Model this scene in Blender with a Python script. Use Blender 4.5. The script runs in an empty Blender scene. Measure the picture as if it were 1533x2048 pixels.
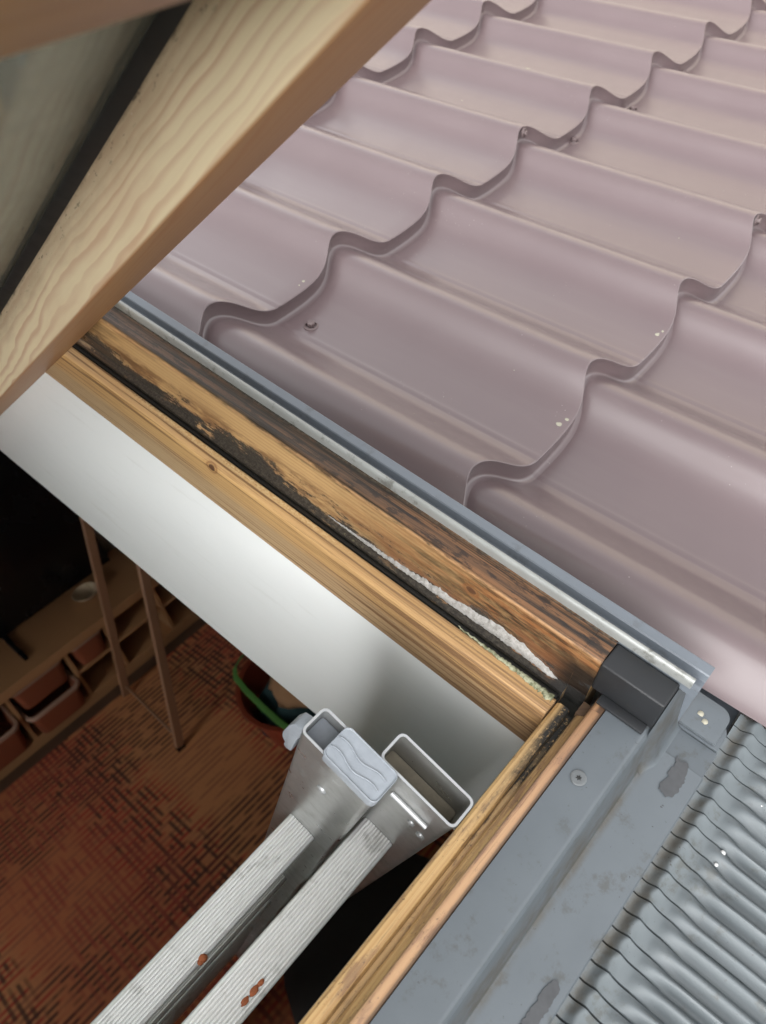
import bpy, bmesh, math, random
import numpy as np
from mathutils import Matrix, Vector

random.seed(4); rng = np.random.default_rng(4)
S = bpy.context.scene
COL = S.collection

# ------------------------------------------------------------------ frames
# roof frame (x along the eaves, u up the slope, n out of the roof); the metal tile crests lie at n = 0
PITCH = math.radians(18.0)
CP, SP = math.cos(PITCH), math.sin(PITCH)
ORG = Vector((0, 0, 2.2935))                       # roof-frame origin above the room floor (z = 0)
RM = Matrix(((1, 0, 0), (0, CP, -SP), (0, SP, CP)))
def W(p): return RM @ Vector(p) + ORG

# ------------------------------------------------------------------ camera
cam = bpy.data.cameras.new('camera'); co = bpy.data.objects.new('camera', cam); COL.objects.link(co)
RIGHT = Vector((0.66148517, -0.7497883, 0.01596482))
DOWN = Vector((-0.56685277, -0.51380552, -0.64395793))
FWD = Vector((0.49103494, 0.41691892, -0.76489431))
rot = Matrix((RM @ RIGHT, RM @ (-DOWN), RM @ (-FWD))).transposed()
co.matrix_world = Matrix.Translation(W((0, 0, 0.48))) @ rot.to_4x4()
cam.sensor_fit = 'VERTICAL'; cam.sensor_height = 36.0; cam.lens = 27.5
cam.clip_start = 0.01; cam.clip_end = 3000
cam.dof.use_dof = True; cam.dof.focus_distance = 0.56; cam.dof.aperture_fstop = 11.0
S.camera = co

# ------------------------------------------------------------------ sky, sun, exposure
SUN_EL, SUN_AZ = math.radians(26), math.radians(251)
world = bpy.data.worlds.new('World'); S.world = world; world.use_nodes = True
nt = world.node_tree; nt.nodes.clear()
sky = nt.nodes.new('ShaderNodeTexSky'); sky.sky_type = 'NISHITA'; sky.sun_disc = False
sky.sun_elevation = SUN_EL; sky.sun_rotation = SUN_AZ; sky.air_density = 1.0; sky.dust_density = 1.0; sky.ozone_density = 1.0
hs = nt.nodes.new('ShaderNodeHueSaturation'); hs.inputs['Saturation'].default_value = 0.04
bg = nt.nodes.new('ShaderNodeBackground'); bg.inputs['Strength'].default_value = 0.15
wo = nt.nodes.new('ShaderNodeOutputWorld')
nt.links.new(sky.outputs[0], hs.inputs['Color']); nt.links.new(hs.outputs[0], bg.inputs['Color']); nt.links.new(bg.outputs[0], wo.inputs[0])
sl = bpy.data.lights.new('sun', 'SUN'); sl.energy = 1.4; sl.angle = math.radians(84); sl.color = (1, 0.995, 0.985)
so = bpy.data.objects.new('sun', sl); COL.objects.link(so)
sd = Vector((math.sin(SUN_AZ) * math.cos(SUN_EL), math.cos(SUN_AZ) * math.cos(SUN_EL), math.sin(SUN_EL)))
so.rotation_euler = sd.to_track_quat('Z', 'Y').to_euler(); so.location = (0, -2, 8)
S.view_settings.view_transform = 'Standard'; S.view_settings.look = 'None'
S.view_settings.gamma = 1.0; S.view_settings.use_curve_mapping = False
S.view_settings.exposure = 1.88
S.cycles.max_bounces = 7; S.cycles.diffuse_bounces = 4; S.cycles.glossy_bounces = 4; S.cycles.transmission_bounces = 7; S.cycles.caustics_reflective = False; S.cycles.caustics_refractive = False

# ------------------------------------------------------------------ node helpers
class NT:
    def __init__(s, name):
        s.m = bpy.data.materials.new(name); s.m.use_nodes = True
        s.t = s.m.node_tree; s.b = s.t.nodes['Principled BSDF']; s.out = s.t.nodes['Material Output']
    def node(s, typ, **kw):
        n = s.t.nodes.new(typ)
        for k, v in kw.items(): setattr(n, k, v)
        return n
    def put(s, sock, v):
        if v is None: return
        if isinstance(v, bpy.types.NodeSocket): s.t.links.new(v, sock)
        elif isinstance(v, (tuple, list)) and sock.type == 'RGBA' and len(v) == 3: sock.default_value = (*v, 1)
        else: sock.default_value = v
    def math(s, op, a, b=None, c=None, clamp=False):
        n = s.node('ShaderNodeMath', operation=op); n.use_clamp = clamp
        s.put(n.inputs[0], a); s.put(n.inputs[1], b); s.put(n.inputs[2], c)
        return n.outputs[0]
    def mul(s, a, b): return s.math('MULTIPLY', a, b)
    def add(s, a, b): return s.math('ADD', a, b)
    def smooth(s, v, lo, hi, a=0.0, b=1.0):
        n = s.node('ShaderNodeMapRange', interpolation_type='SMOOTHSTEP')
        s.put(n.inputs[0], v); s.put(n.inputs[1], lo); s.put(n.inputs[2], hi); s.put(n.inputs[3], a); s.put(n.inputs[4], b)
        return n.outputs[0]
    def band(s, v, lo, hi, soft):
        return s.mul(s.smooth(v, lo - soft, lo + soft), s.smooth(v, hi - soft, hi + soft, 1.0, 0.0))
    def mix(s, f, a, b, mode='MIX'):
        n = s.node('ShaderNodeMix', data_type='RGBA', blend_type=mode)
        s.put(n.inputs[0], f); s.put(n.inputs[6], a); s.put(n.inputs[7], b)
        return n.outputs[2]
    def uv(s): return s.node('ShaderNodeUVMap').outputs[0]
    def obj(s): return s.node('ShaderNodeTexCoord').outputs['Object']
    def sep(s, v):
        n = s.node('ShaderNodeSeparateXYZ'); s.put(n.inputs[0], v); return n.outputs
    def comb(s, x, y, z=0.0):
        n = s.node('ShaderNodeCombineXYZ'); s.put(n.inputs[0], x); s.put(n.inputs[1], y); s.put(n.inputs[2], z); return n.outputs[0]
    def scale(s, v, sc, loc=(0, 0, 0)):
        n = s.node('ShaderNodeMapping'); s.put(n.inputs[0], v); n.inputs['Scale'].default_value = sc; n.inputs['Location'].default_value = loc
        return n.outputs[0]
    def noise(s, v, sc=5.0, detail=3.0, rough=0.5, dist=0.0):
        n = s.node('ShaderNodeTexNoise'); s.put(n.inputs['Vector'], v); n.inputs['Scale'].default_value = sc
        n.inputs['Detail'].default_value = detail; n.inputs['Roughness'].default_value = rough; n.inputs['Distortion'].default_value = dist
        return n.outputs[0]
    def voro(s, v, sc=5.0, feat='F1'):
        n = s.node('ShaderNodeTexVoronoi', feature=feat); s.put(n.inputs['Vector'], v); n.inputs['Scale'].default_value = sc
        return n.outputs[0]
    def ramp(s, f, pts):
        n = s.node('ShaderNodeValToRGB'); s.put(n.inputs[0], f); e = n.color_ramp.elements
        while len(e) < len(pts): e.new(0.5)
        for el, (p, c) in zip(e, pts): el.position = p; el.color = (*c, 1) if len(c) == 3 else c
        return n.outputs[0]
    def bump(s, h, st=0.2, d=0.001):
        n = s.node('ShaderNodeBump'); s.put(n.inputs['Height'], h); n.inputs['Strength'].default_value = st; n.inputs['Distance'].default_value = d
        return n.outputs[0]
    def set(s, **kw):
        for k, v in kw.items(): s.put(s.b.inputs[k.replace('_', ' ')], v)
        return s.m

def plain(name, col, rough=0.5, metal=0.0, noise_amt=0.12, sc=30.0, bump=0.0):
    t = NT(name); o = t.obj()
    n = t.noise(o, sc, 4, 0.6)
    c = t.mix(t.mul(n, noise_amt * 4), tuple(x * (1 - noise_amt) for x in col), tuple(min(1, x * (1 + noise_amt)) for x in col))
    t.set(Base_Color=c, Roughness=t.smooth(n, 0.2, 0.8, max(0.03, rough - 0.07), rough + 0.07), Metallic=metal)
    if bump: t.set(Normal=t.bump(n, bump, 0.001))
    return t.m

# ------------------------------------------------------------------ materials
def mat_tile():
    t = NT('mauve_coated_steel'); o = t.obj()
    oi = t.node('ShaderNodeObjectInfo').outputs['Random']
    ov = t.node('ShaderNodeVectorMath', operation='ADD'); t.put(ov.inputs[0], o)
    t.put(ov.inputs[1], t.comb(t.mul(oi, 7.0), t.mul(oi, 13.0), 0.0)); o2 = ov.outputs[0]
    n1 = t.noise(o2, 9, 5, 0.6); n2 = t.noise(t.scale(o2, (1, 0.15, 1)), 120, 3, 0.6); sp = t.voro(o2, 160)
    c = t.mix(n1, (0.102, 0.071, 0.075), (0.117, 0.084, 0.087))
    spk = t.mul(t.smooth(sp, 0.05, 0.09, 1.0, 0.0), t.smooth(t.noise(o2, 14, 2), 0.58, 0.66))
    c = t.mix(t.mul(spk, 0.6), c, (0.40, 0.36, 0.33))
    stk = t.noise(t.scale(o2, (70, 5, 1)), 1.0, 4, .65); c = t.mix(t.mul(t.smooth(stk, .48, .72), .06), c, (0.19, 0.165, 0.155))
    fine = t.noise(o2, 900, 2, 0.5)
    wav = t.noise(o2, 22, 2, 0.4)
    nb = t.bump(wav, 0.06, 0.002)
    b2 = t.node('ShaderNodeBump'); t.put(b2.inputs['Height'], fine); b2.inputs['Strength'].default_value = 0.04
    b2.inputs['Distance'].default_value = 0.0004; t.put(b2.inputs['Normal'], nb)
    t.set(Base_Color=c, Roughness=t.smooth(n1, 0.25, 0.75, 0.30, 0.42), Specular_IOR_Level=0.6, Coat_Weight=0.65,
          Coat_Roughness=0.23, Coat_IOR=1.5, Normal=b2.outputs[0])
    return t.m

def mat_grey_metal(name, base, rough, dirt, metal=0.0, fold=None):
    t = NT(name); o = t.obj()
    n1 = t.noise(o, 26, 6, 0.65); n2 = t.noise(o, 210, 4, 0.7); n3 = t.noise(t.scale(o, (1, 1, 1), (3, 1, 5)), 60, 5, 0.7)
    c = t.mix(n1, tuple(x * 0.86 for x in base), tuple(min(1, x * 1.1) for x in base))
    d = t.mul(t.smooth(n3, 0.55, 0.70), dirt)
    c = t.mix(d, c, tuple(x * .45 + y for x, y in zip(base, (.018, .014, .006))))
    sp = t.mul(t.smooth(n2, 0.66, 0.74), t.smooth(n1, 0.42, 0.60)); c = t.mix(t.mul(sp, min(1.0, dirt * 1.6)), c, (0.035, 0.033, 0.030))
    if fold is not None:
        y = t.sep(o)[1]; fd = t.mul(t.band(y, fold - .0020, fold + .0058, .0022), t.smooth(t.add(t.mul(n1, .5), t.mul(n3, .5)), .36, .58)); c = t.mix(t.mul(fd, .75), c, (0.058, 0.050, 0.038))
        dk = t.mul(t.mul(t.smooth(t.noise(o, 330, 3, .6), .68, .72), t.smooth(n1, .46, .58)), .85); c = t.mix(dk, c, (0.018, 0.017, 0.015))
    t.set(Base_Color=c, Roughness=t.smooth(n1, 0.2, 0.8, rough - 0.06, rough + 0.14), Metallic=metal, Normal=t.bump(t.add(t.mul(n2, 0.5), n1), 0.10, 0.0006))
    return t.m

def wood(name, light, dark, freq, warp, rough=0.45, coat=0.25, seed=0.0, along=2.2, across=14.0, fib=0.10, post=None, line=0.6, mid_w=0.10):
    """pine: growth-ring lines running along u (length, metres), spaced across v (metres)"""
    t = NT(name); uv = t.uv(); u, v, _ = t.sep(uv)
    us = t.add(u, seed)
    low = t.noise(t.comb(t.mul(us, along), t.mul(v, across), seed), 1.0, 2, 0.5)
    mid = t.noise(t.comb(t.mul(us, along * 7), t.mul(v, across * 3), seed + 4), 1.0, 2, 0.5)
    ring = t.add(t.mul(v, freq), t.add(t.mul(low, warp), t.mul(mid, warp * mid_w)))
    fr = t.math('FRACT', ring)
    ln = t.mul(t.smooth(fr, 0.35, 0.82), t.smooth(fr, 0.88, 1.0, 1.0, 0.0))
    fibre = t.noise(t.comb(t.mul(us, 30), t.mul(v, 1500), seed), 1.0, 2, 0.6)
    blot = t.noise(t.comb(t.mul(us, 6), t.mul(v, 22), seed + 9), 1.0, 4, 0.6)
    lv = t.noise(t.comb(t.mul(us, 5), t.mul(v, 60), seed + 17), 1.0, 2, .5)
    c = t.mix(t.mul(ln, t.smooth(lv, .3, .7, line * .45, min(1.0, line * 1.35))), light, dark)
    c = t.mix(t.mul(t.smooth(blot, 0.45, 0.75), 0.30), c, dark)
    c = t.mix(t.mul(fibre, fib * 2), c, tuple(x * 0.6 for x in dark))
    h = t.add(t.mul(fibre, 0.6), t.mul(ln, -0.5)); r = rough
    if post: c, r, h = post(t, u, v, c, r, h, fibre, ln)
    t.set(Base_Color=c, Roughness=r, Coat_Weight=coat, Coat_Roughness=0.22, Normal=t.bump(h, 0.28, 0.0005))
    return t.m

# ------------------------------------------------------------------ mesh helpers
def mesh_obj(name, verts, faces, mat, parent=None, smooth=False, uvs=None, bevel=0.0, seg=2, loc=None):
    me = bpy.data.meshes.new(name); me.from_pydata([tuple(v) for v in verts], [], faces); me.update()
    if uvs is not None:
        ul = me.uv_layers.new(name='UVMap')
        for p in me.polygons:
            for k, li in enumerate(p.loop_indices): ul.data[li].uv = uvs[p.index][k]
    me.materials.append(mat)
    bm = bmesh.new(); bm.from_mesh(me)
    if bevel > 0:
        bmesh.ops.bevel(bm, geom=[e for e in bm.edges if e.is_manifold and e.calc_face_angle(0) > 0.5], offset=bevel, segments=seg, profile=0.6, affect='EDGES')
    bm.normal_update(); bm.to_mesh(me); bm.free()
    if smooth:
        me.polygons.foreach_set('use_smooth', [True] * len(me.polygons))
        if smooth is not True: me.set_sharp_from_angle(angle=math.radians(smooth))
    o = bpy.data.objects.new(name, me); COL.objects.link(o)
    if parent: o.parent = parent
    if loc is not None: o.location = loc
    return o

class Thing:
    """an Empty at the thing's base; builders take roof-frame (or world) coordinates and make them local to it"""
    def __init__(s, name, base, label=None, cat=None, roof=True, group=None, rz=0.0):
        e = bpy.data.objects.new(name, None); COL.objects.link(e); e.empty_display_size = 0.05
        s.e, s.base, s.roof = e, Vector(base), roof
        e.matrix_world = (Matrix.Translation(W(base)) @ RM.to_4x4()) if roof else (Matrix.Translation(base) @ Matrix.Rotation(rz, 4, 'Z'))
        if label: e['label'] = label; e['category'] = cat
        if group: e['group'] = group
    def mesh(s, name, verts, faces, mat, parent=None, **kw):
        vs = [Vector(v) - s.base for v in verts]
        return mesh_obj(name, vs, faces, mat, parent or s.e, **kw)
    def box(s, name, lo, hi, mat, bevel=0.0, parent=None, seg=2, smooth=40):
        v, f = box(lo, hi); return s.mesh(name, v, f, mat, parent, bevel=bevel, seg=seg, smooth=smooth if bevel else False, uvs=boxuv(lo, hi) if not bevel else None)

def box(lo, hi):
    x0, y0, z0 = lo; x1, y1, z1 = hi
    return ([(x0, y0, z0), (x1, y0, z0), (x1, y1, z0), (x0, y1, z0), (x0, y0, z1), (x1, y0, z1), (x1, y1, z1), (x0, y1, z1)],
            [(0, 3, 2, 1), (4, 5, 6, 7), (0, 1, 5, 4), (1, 2, 6, 5), (2, 3, 7, 6), (3, 0, 4, 7)])
def boxuv(lo, hi):
    """u along the longest side"""
    v, f = box(lo, hi); L = [hi[i] - lo[i] for i in range(3)]; a = L.index(max(L)); o = [i for i in range(3) if i != a]
    return [[(v[i][a], v[i][o[0]] + v[i][o[1]]) for i in q] for q in f]

def prism(prof, a, b, axis, plane, closed=True, seg=1):
    """extrude the 2-D profile [(p, q)] from a to b along axis; plane maps (l, p, q) -> point. uv = (length, arc)"""
    n = len(prof); arc = [0.0]
    for i in range(1, n + 1): arc.append(arc[-1] + math.dist(prof[i - 1], prof[i % n]))
    verts = [plane(a + (b - a) * k / seg, p, q) for k in range(seg + 1) for p, q in prof]
    faces, uvs = [], []
    for k in range(seg):
        l0, l1 = a + (b - a) * k / seg, a + (b - a) * (k + 1) / seg
        for i in range(n if closed else n - 1):
            j = (i + 1) % n
            faces.append((k * n + i, k * n + j, (k + 1) * n + j, (k + 1) * n + i))
            uvs.append([(l0, arc[i]), (l0, arc[i + 1]), (l1, arc[i + 1]), (l1, arc[i])])
    if closed:
        faces.append(tuple(reversed(range(n)))); uvs.append([(prof[i][0] * 3, prof[i][1] * 3) for i in reversed(range(n))])
        faces.append(tuple(seg * n + i for i in range(n))); uvs.append([(p * 3, q * 3) for p, q in prof])
    return verts, faces, uvs, arc
def fix_normals(o):
    bm = bmesh.new(); bm.from_mesh(o.data); bmesh.ops.recalc_face_normals(bm, faces=bm.faces); bm.to_mesh(o.data); bm.free(); return o
PU = lambda l, p, q: (p, l, q)      # along u: profile in (x, n)
PX = lambda l, p, q: (l, p, q)      # along x: profile in (u, n)

def tube(pts, r, k=8, closed=False):
    """round tube through pts"""
    pts = [Vector(p) for p in pts]; verts, faces = [], []; n = len(pts)
    up = Vector((0, 0, 1))
    for i, p in enumerate(pts):
        d = (pts[min(i + 1, n - 1)] - pts[max(i - 1, 0)]).normalized()
        a = d.cross(up) if abs(d.dot(up)) < 0.95 else d.cross(Vector((1, 0, 0))); a.normalize(); b = d.cross(a)
        rr = r[i] if isinstance(r, (list, tuple)) else r
        verts += [p + rr * (math.cos(2 * math.pi * j / k) * a + math.sin(2 * math.pi * j / k) * b) for j in range(k)]
    for i in range(n - 1):
        for j in range(k): faces.append((i * k + j, i * k + (j + 1) % k, (i + 1) * k + (j + 1) % k, (i + 1) * k + j))
    faces += [tuple(reversed(range(k))), tuple((n - 1) * k + j for j in range(k))]
    return verts, faces
def lathe(prof, c, k=24):
    verts = [(c[0] + r * math.cos(2 * math.pi * j / k), c[1] + r * math.sin(2 * math.pi * j / k), c[2] + z) for r, z in prof for j in range(k)]
    faces = [(i * k + j, i * k + (j + 1) % k, (i + 1) * k + (j + 1) % k, (i + 1) * k + j) for i in range(len(prof) - 1) for j in range(k)]
    return verts, faces
def grid(nx, ny, fn):
    verts = [fn(i, j) for j in range(ny) for i in range(nx)]
    faces = [(j * nx + i, j * nx + i + 1, (j + 1) * nx + i + 1, (j + 1) * nx + i) for j in range(ny - 1) for i in range(nx - 1)]
    return verts, faces
def sm(a, b, x): t_ = min(1, max(0, (x - a) / (b - a))); return t_ * t_ * (3 - 2 * t_)
def struct(o): o['kind'] = 'structure'; return o

# ================================================================== THE SETTING
M_ground = plain('meadow', (0.06, 0.075, 0.035), 0.9, 0, 0.3, 0.5)
g = struct(mesh_obj('ground', [(-900, -900, -3), (900, -900, -3), (900, 900, -3), (-900, 900, -3)], [(0, 1, 2, 3)], M_ground))

M_wall = plain('dull_plaster', (0.50, 0.44, 0.37), 0.9, 0, 0.08, 6)
M_floor = plain('dark_floor', (0.10, 0.055, 0.032), 0.6, 0, 0.2, 5)
M_ceil = plain('white_ceiling', (0.78, 0.76, 0.72), 0.9, 0, 0.05, 8)
struct(mesh_obj('floor', *box((-2.4, -0.3, -0.2), (2.4, 3.5, 0)), M_floor))
vs, fs = [], []                                          # left wall; its unseen window opening is added to brighten the room
for lo, hi in (((-2.5, -.4, 0), (-2.4, 3.6, .9)), ((-2.5, -.4, 1.8), (-2.4, 3.6, 3.8)), ((-2.5, -.4, .9), (-2.4, 1.2, 1.8)), ((-2.5, 2.1, .9), (-2.4, 3.6, 1.8))):
    a, b_ = box(lo, hi); fs += [tuple(len(vs) + i for i in f) for f in b_]; vs += a
struct(mesh_obj('wall_left', vs, fs, M_wall))
for nm, lo, hi in (('wall_right', (2.4, -0.4, 0), (2.5, 3.6, 3.8)),
                   ('wall_back', (-2.4, 3.5, 0), (2.4, 3.6, 3.8)), ('wall_front', (-2.4, -0.4, 0), (2.4, -0.3, 2.05))):
    struct(mesh_obj(nm, *box(lo, hi), M_wall))
OX0, OX1, OU0, OU1 = -0.762, 0.262, 0.066, 1.262        # opening in the roof slab
def low_n(u): return -0.308 - 0.060 * u
def slab(x0, x1, u0, u1):
    pts = [(x0, u0, low_n(u0)), (x1, u0, low_n(u0)), (x1, u1, low_n(u1)), (x0, u1, low_n(u1)), (x0, u0, -0.075), (x1, u0, -0.075), (x1, u1, -0.075), (x0, u1, -0.075)]
    return pts
vs, fs = [], []
for a in ((-2.5, OX0 - .001, -0.45, 4.0), (OX1 + .001, 2.5, -0.45, 4.0), (OX0 - .001, OX1 + .001, -0.45, OU0 - .013), (OX0 - .001, OX1 + .001, OU1 + .013, 4.0)):
    b = len(vs); vs += [W(p) for p in slab(*a)]; fs += [tuple(b + i for i in f) for f in box((0, 0, 0), (1, 1, 1))[1]]
struct(mesh_obj('ceiling', vs, fs, M_ceil))

# ================================================================== METAL TILE ROOF
P, L = 0.1865, 0.3405          # crest spacing, course length
D, RISE, SCAL = 0.0290, 0.0215, 0.024
X0, U0 = 0.396, 0.238          # first crest right of the window, a course edge
ph = np.array([0, .04, .09, .15, .21, .27, .33, .38, .50, .62, .72, .80, .86, .91, .955, 1.0])
wv = np.array([1, .985, .90, .70, .42, .17, .03, 0., .015, .05, .12, .25, .45, .70, .92, 1.0])
fine = np.linspace(0, 1, 401)[:-1]; wf = np.interp(fine, ph, wv)
ker = np.exp(-0.5 * (np.arange(-24, 25) / 11.0) ** 2); ker /= ker.sum()
wf = np.convolve(np.concatenate([wf[-24:], wf, wf[:24]]), ker, 'valid')
wf = (wf - wf.min()) / (wf.max() - wf.min())
def wave(phi): return float(np.interp(phi % 1.0, np.append(fine, 1.0), np.append(wf, wf[0])))
CR = 0.372                     # the pressed crease line at the foot of each crest: tiles meet there
def tile_mesh(xmin=None, xmax=None):
    NX = 72
    xs = [(-(1 - CR) + i / NX) * P for i in range(NX + 1)]
    if xmin is not None: xs = [xmin] + [x for x in xs if x > xmin + 1e-4]
    if xmax is not None: xs = [x for x in xs if x < xmax - 1e-4] + [xmax]
    us = [(-.0030, -RISE), (-.0012, -RISE + .0003), (.0008, -RISE + .0009), (.0022, -RISE + .0022), (.0028, -RISE + .0036), (.0004, -.0012), (.0002, -.0008), (.0008, -.0002), (.0022, 0.0)]
    us = [(a, b, 0) for a, b in us] + [(L * k / 14, -RISE * (L * k / 14) / L, 1) for k in range(1, 14)] + [(L - .0030, -RISE, 1)]
    def fn(i, j):
        x = xs[i]; w = wave(x / P); u, n, _ = us[j]
        phi = (x / P) % 1.0
        bead = 0.0006 * math.exp(-((phi - 0.398) / 0.012) ** 2) - 0.0005 * math.exp(-((phi - 0.380) / 0.008) ** 2)
        return (x, u - SCAL * (1 - w), n + D * (w - 1) + bead)
    v, f = grid(len(xs), len(us), fn)
    me = bpy.data.meshes.new('roof_tile'); me.from_pydata(v, [], f); me.materials.append(M_tile)
    me.polygons.foreach_set('use_smooth', [True] * len(me.polygons)); me.update(); me.set_sharp_from_angle(angle=math.radians(38))
    return me
M_tile = mat_tile()
roof = Thing('metal_tile_roof', (0.357, -0.9, -0.05), 'mauve brown glossy metal tile roof beside the open roof window', 'roof')
full = tile_mesh(); LX = 0.357; RX = -0.857
cut_r = tile_mesh(xmin=LX - X0)
il = math.floor((RX - X0) / P + (1 - CR)); cut_l = tile_mesh(xmax=RX - (X0 + il * P))
def put_tile(me, i, k):
    o = bpy.data.objects.new('roof_tile', me); COL.objects.link(o); o.parent = roof.e
    o.location = Vector((X0 + i * P, U0 + k * L, 0)) - roof.base
for k in range(-3, 9):
    for i in range(-10, 11):
        lo = X0 + (i - (1 - CR)) * P; hi = lo + P
        clear = (k <= -3) or (k >= 4)
        if clear or lo >= LX: put_tile(full, i, k)
        elif hi > LX: put_tile(cut_r, i, k)
        elif hi <= RX + 1e-6: put_tile(full, i, k)
        elif lo < RX: put_tile(cut_l, i, k)

M_screw = plain('painted_screw', (0.12, 0.088, 0.088), 0.4, 0.1, 0.25, 300)
M_wash = plain('rubber_washer', (0.05, 0.045, 0.045), 0.6)
def hex_screw(parent_thing, p, r=0.0048, tilt=(0, 0), mat=None):
    """flanged hexagonal roofing screw: domed washer, flange, six-sided head"""
    prof = [(0.0, 0.0), (r * 1.75, 0.0), (r * 1.7, r * .28), (r * 1.35, r * .42), (r * 1.28, r * .55)]
    v, f = lathe(prof, (0, 0, 0), 18)
    b = len(v)
    hx = [(r * math.cos(a) * s, r * math.sin(a) * s, z) for z, s in ((r * .5, 1), (r * 1.25, 1), (r * 1.4, .82)) for a in [math.pi / 3 * q for q in range(6)]]
    v += hx
    for q in range(2):
        for j in range(6): f.append((b + q * 6 + j, b + q * 6 + (j + 1) % 6, b + (q + 1) * 6 + (j + 1) % 6, b + (q + 1) * 6 + j))
    f.append(tuple(b + 12 + j for j in range(6)))
    m = Matrix.Rotation(tilt[0], 3, 'X') @ Matrix.Rotation(tilt[1], 3, 'Y')
    v = [m @ Vector(q) + Vector(p) for q in v]
    return parent_thing.mesh('screw', v, f, mat or M_screw, smooth=35)
def tile_n(x, u):
    """height of the tile surface"""
    w = wave((x - X0) / P); uu = u + SCAL * (1 - w) - U0; fr = (uu / L) % 1.0
    return -RISE * fr + D * (w - 1)
for x, u in ((0.486, 0.523), (1.067, 0.553), (1.226, 0.545), (1.412, 0.553), (1.575, 0.545)):
    hex_screw(roof, (x, u, tile_n(x, u) - .0003))
for x, u in ((X0 + 3 * P + .006, U0 + L - .0015), (X0 + 3 * P + .006, U0 - .0015)):     # screws driven through the risers
    hex_screw(roof, (x, u, -.0085), 0.0038, (math.radians(82), 0))
M_drop = plain('pale_dropping', (0.30, 0.285, 0.225), 0.8, 0, 0.2, 400)
def fleck(x, u, r, sx=1.0):
    k = 9; rr = [r * random.uniform(.6, 1.2) for _ in range(k)]
    v = [(x, u, tile_n(x, u) + .0009)] + [(x + sx * rr[j] * math.cos(6.283 * j / k), u + rr[j] * math.sin(6.283 * j / k), tile_n(x + sx * rr[j] * math.cos(6.283 * j / k), u + rr[j] * math.sin(6.283 * j / k)) + .0002) for j in range(k)]
    roof.mesh('dropping', v, [(0, 1 + j, 1 + (j + 1) % k) for j in range(k)], M_drop, smooth=True)
for x, u, r in ((0.518, 0.226, .0032), (0.527, 0.223, .0022), (0.705, 0.224, .0026), (0.712, 0.222, .0016), (0.520, 0.567, .002), (0.512, 0.566, .0014),
                (1.15, 0.70, .0045), (0.86, 0.93, .002), (0.63, 0.36, .0009), (0.43, 0.33, .0010), (0.437, 0.31, .0008), (0.55, 0.30, .0008), (0.90, 0.30, .0009), (1.05, 0.75, .0016)):
    fleck(x, u, r)

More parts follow.
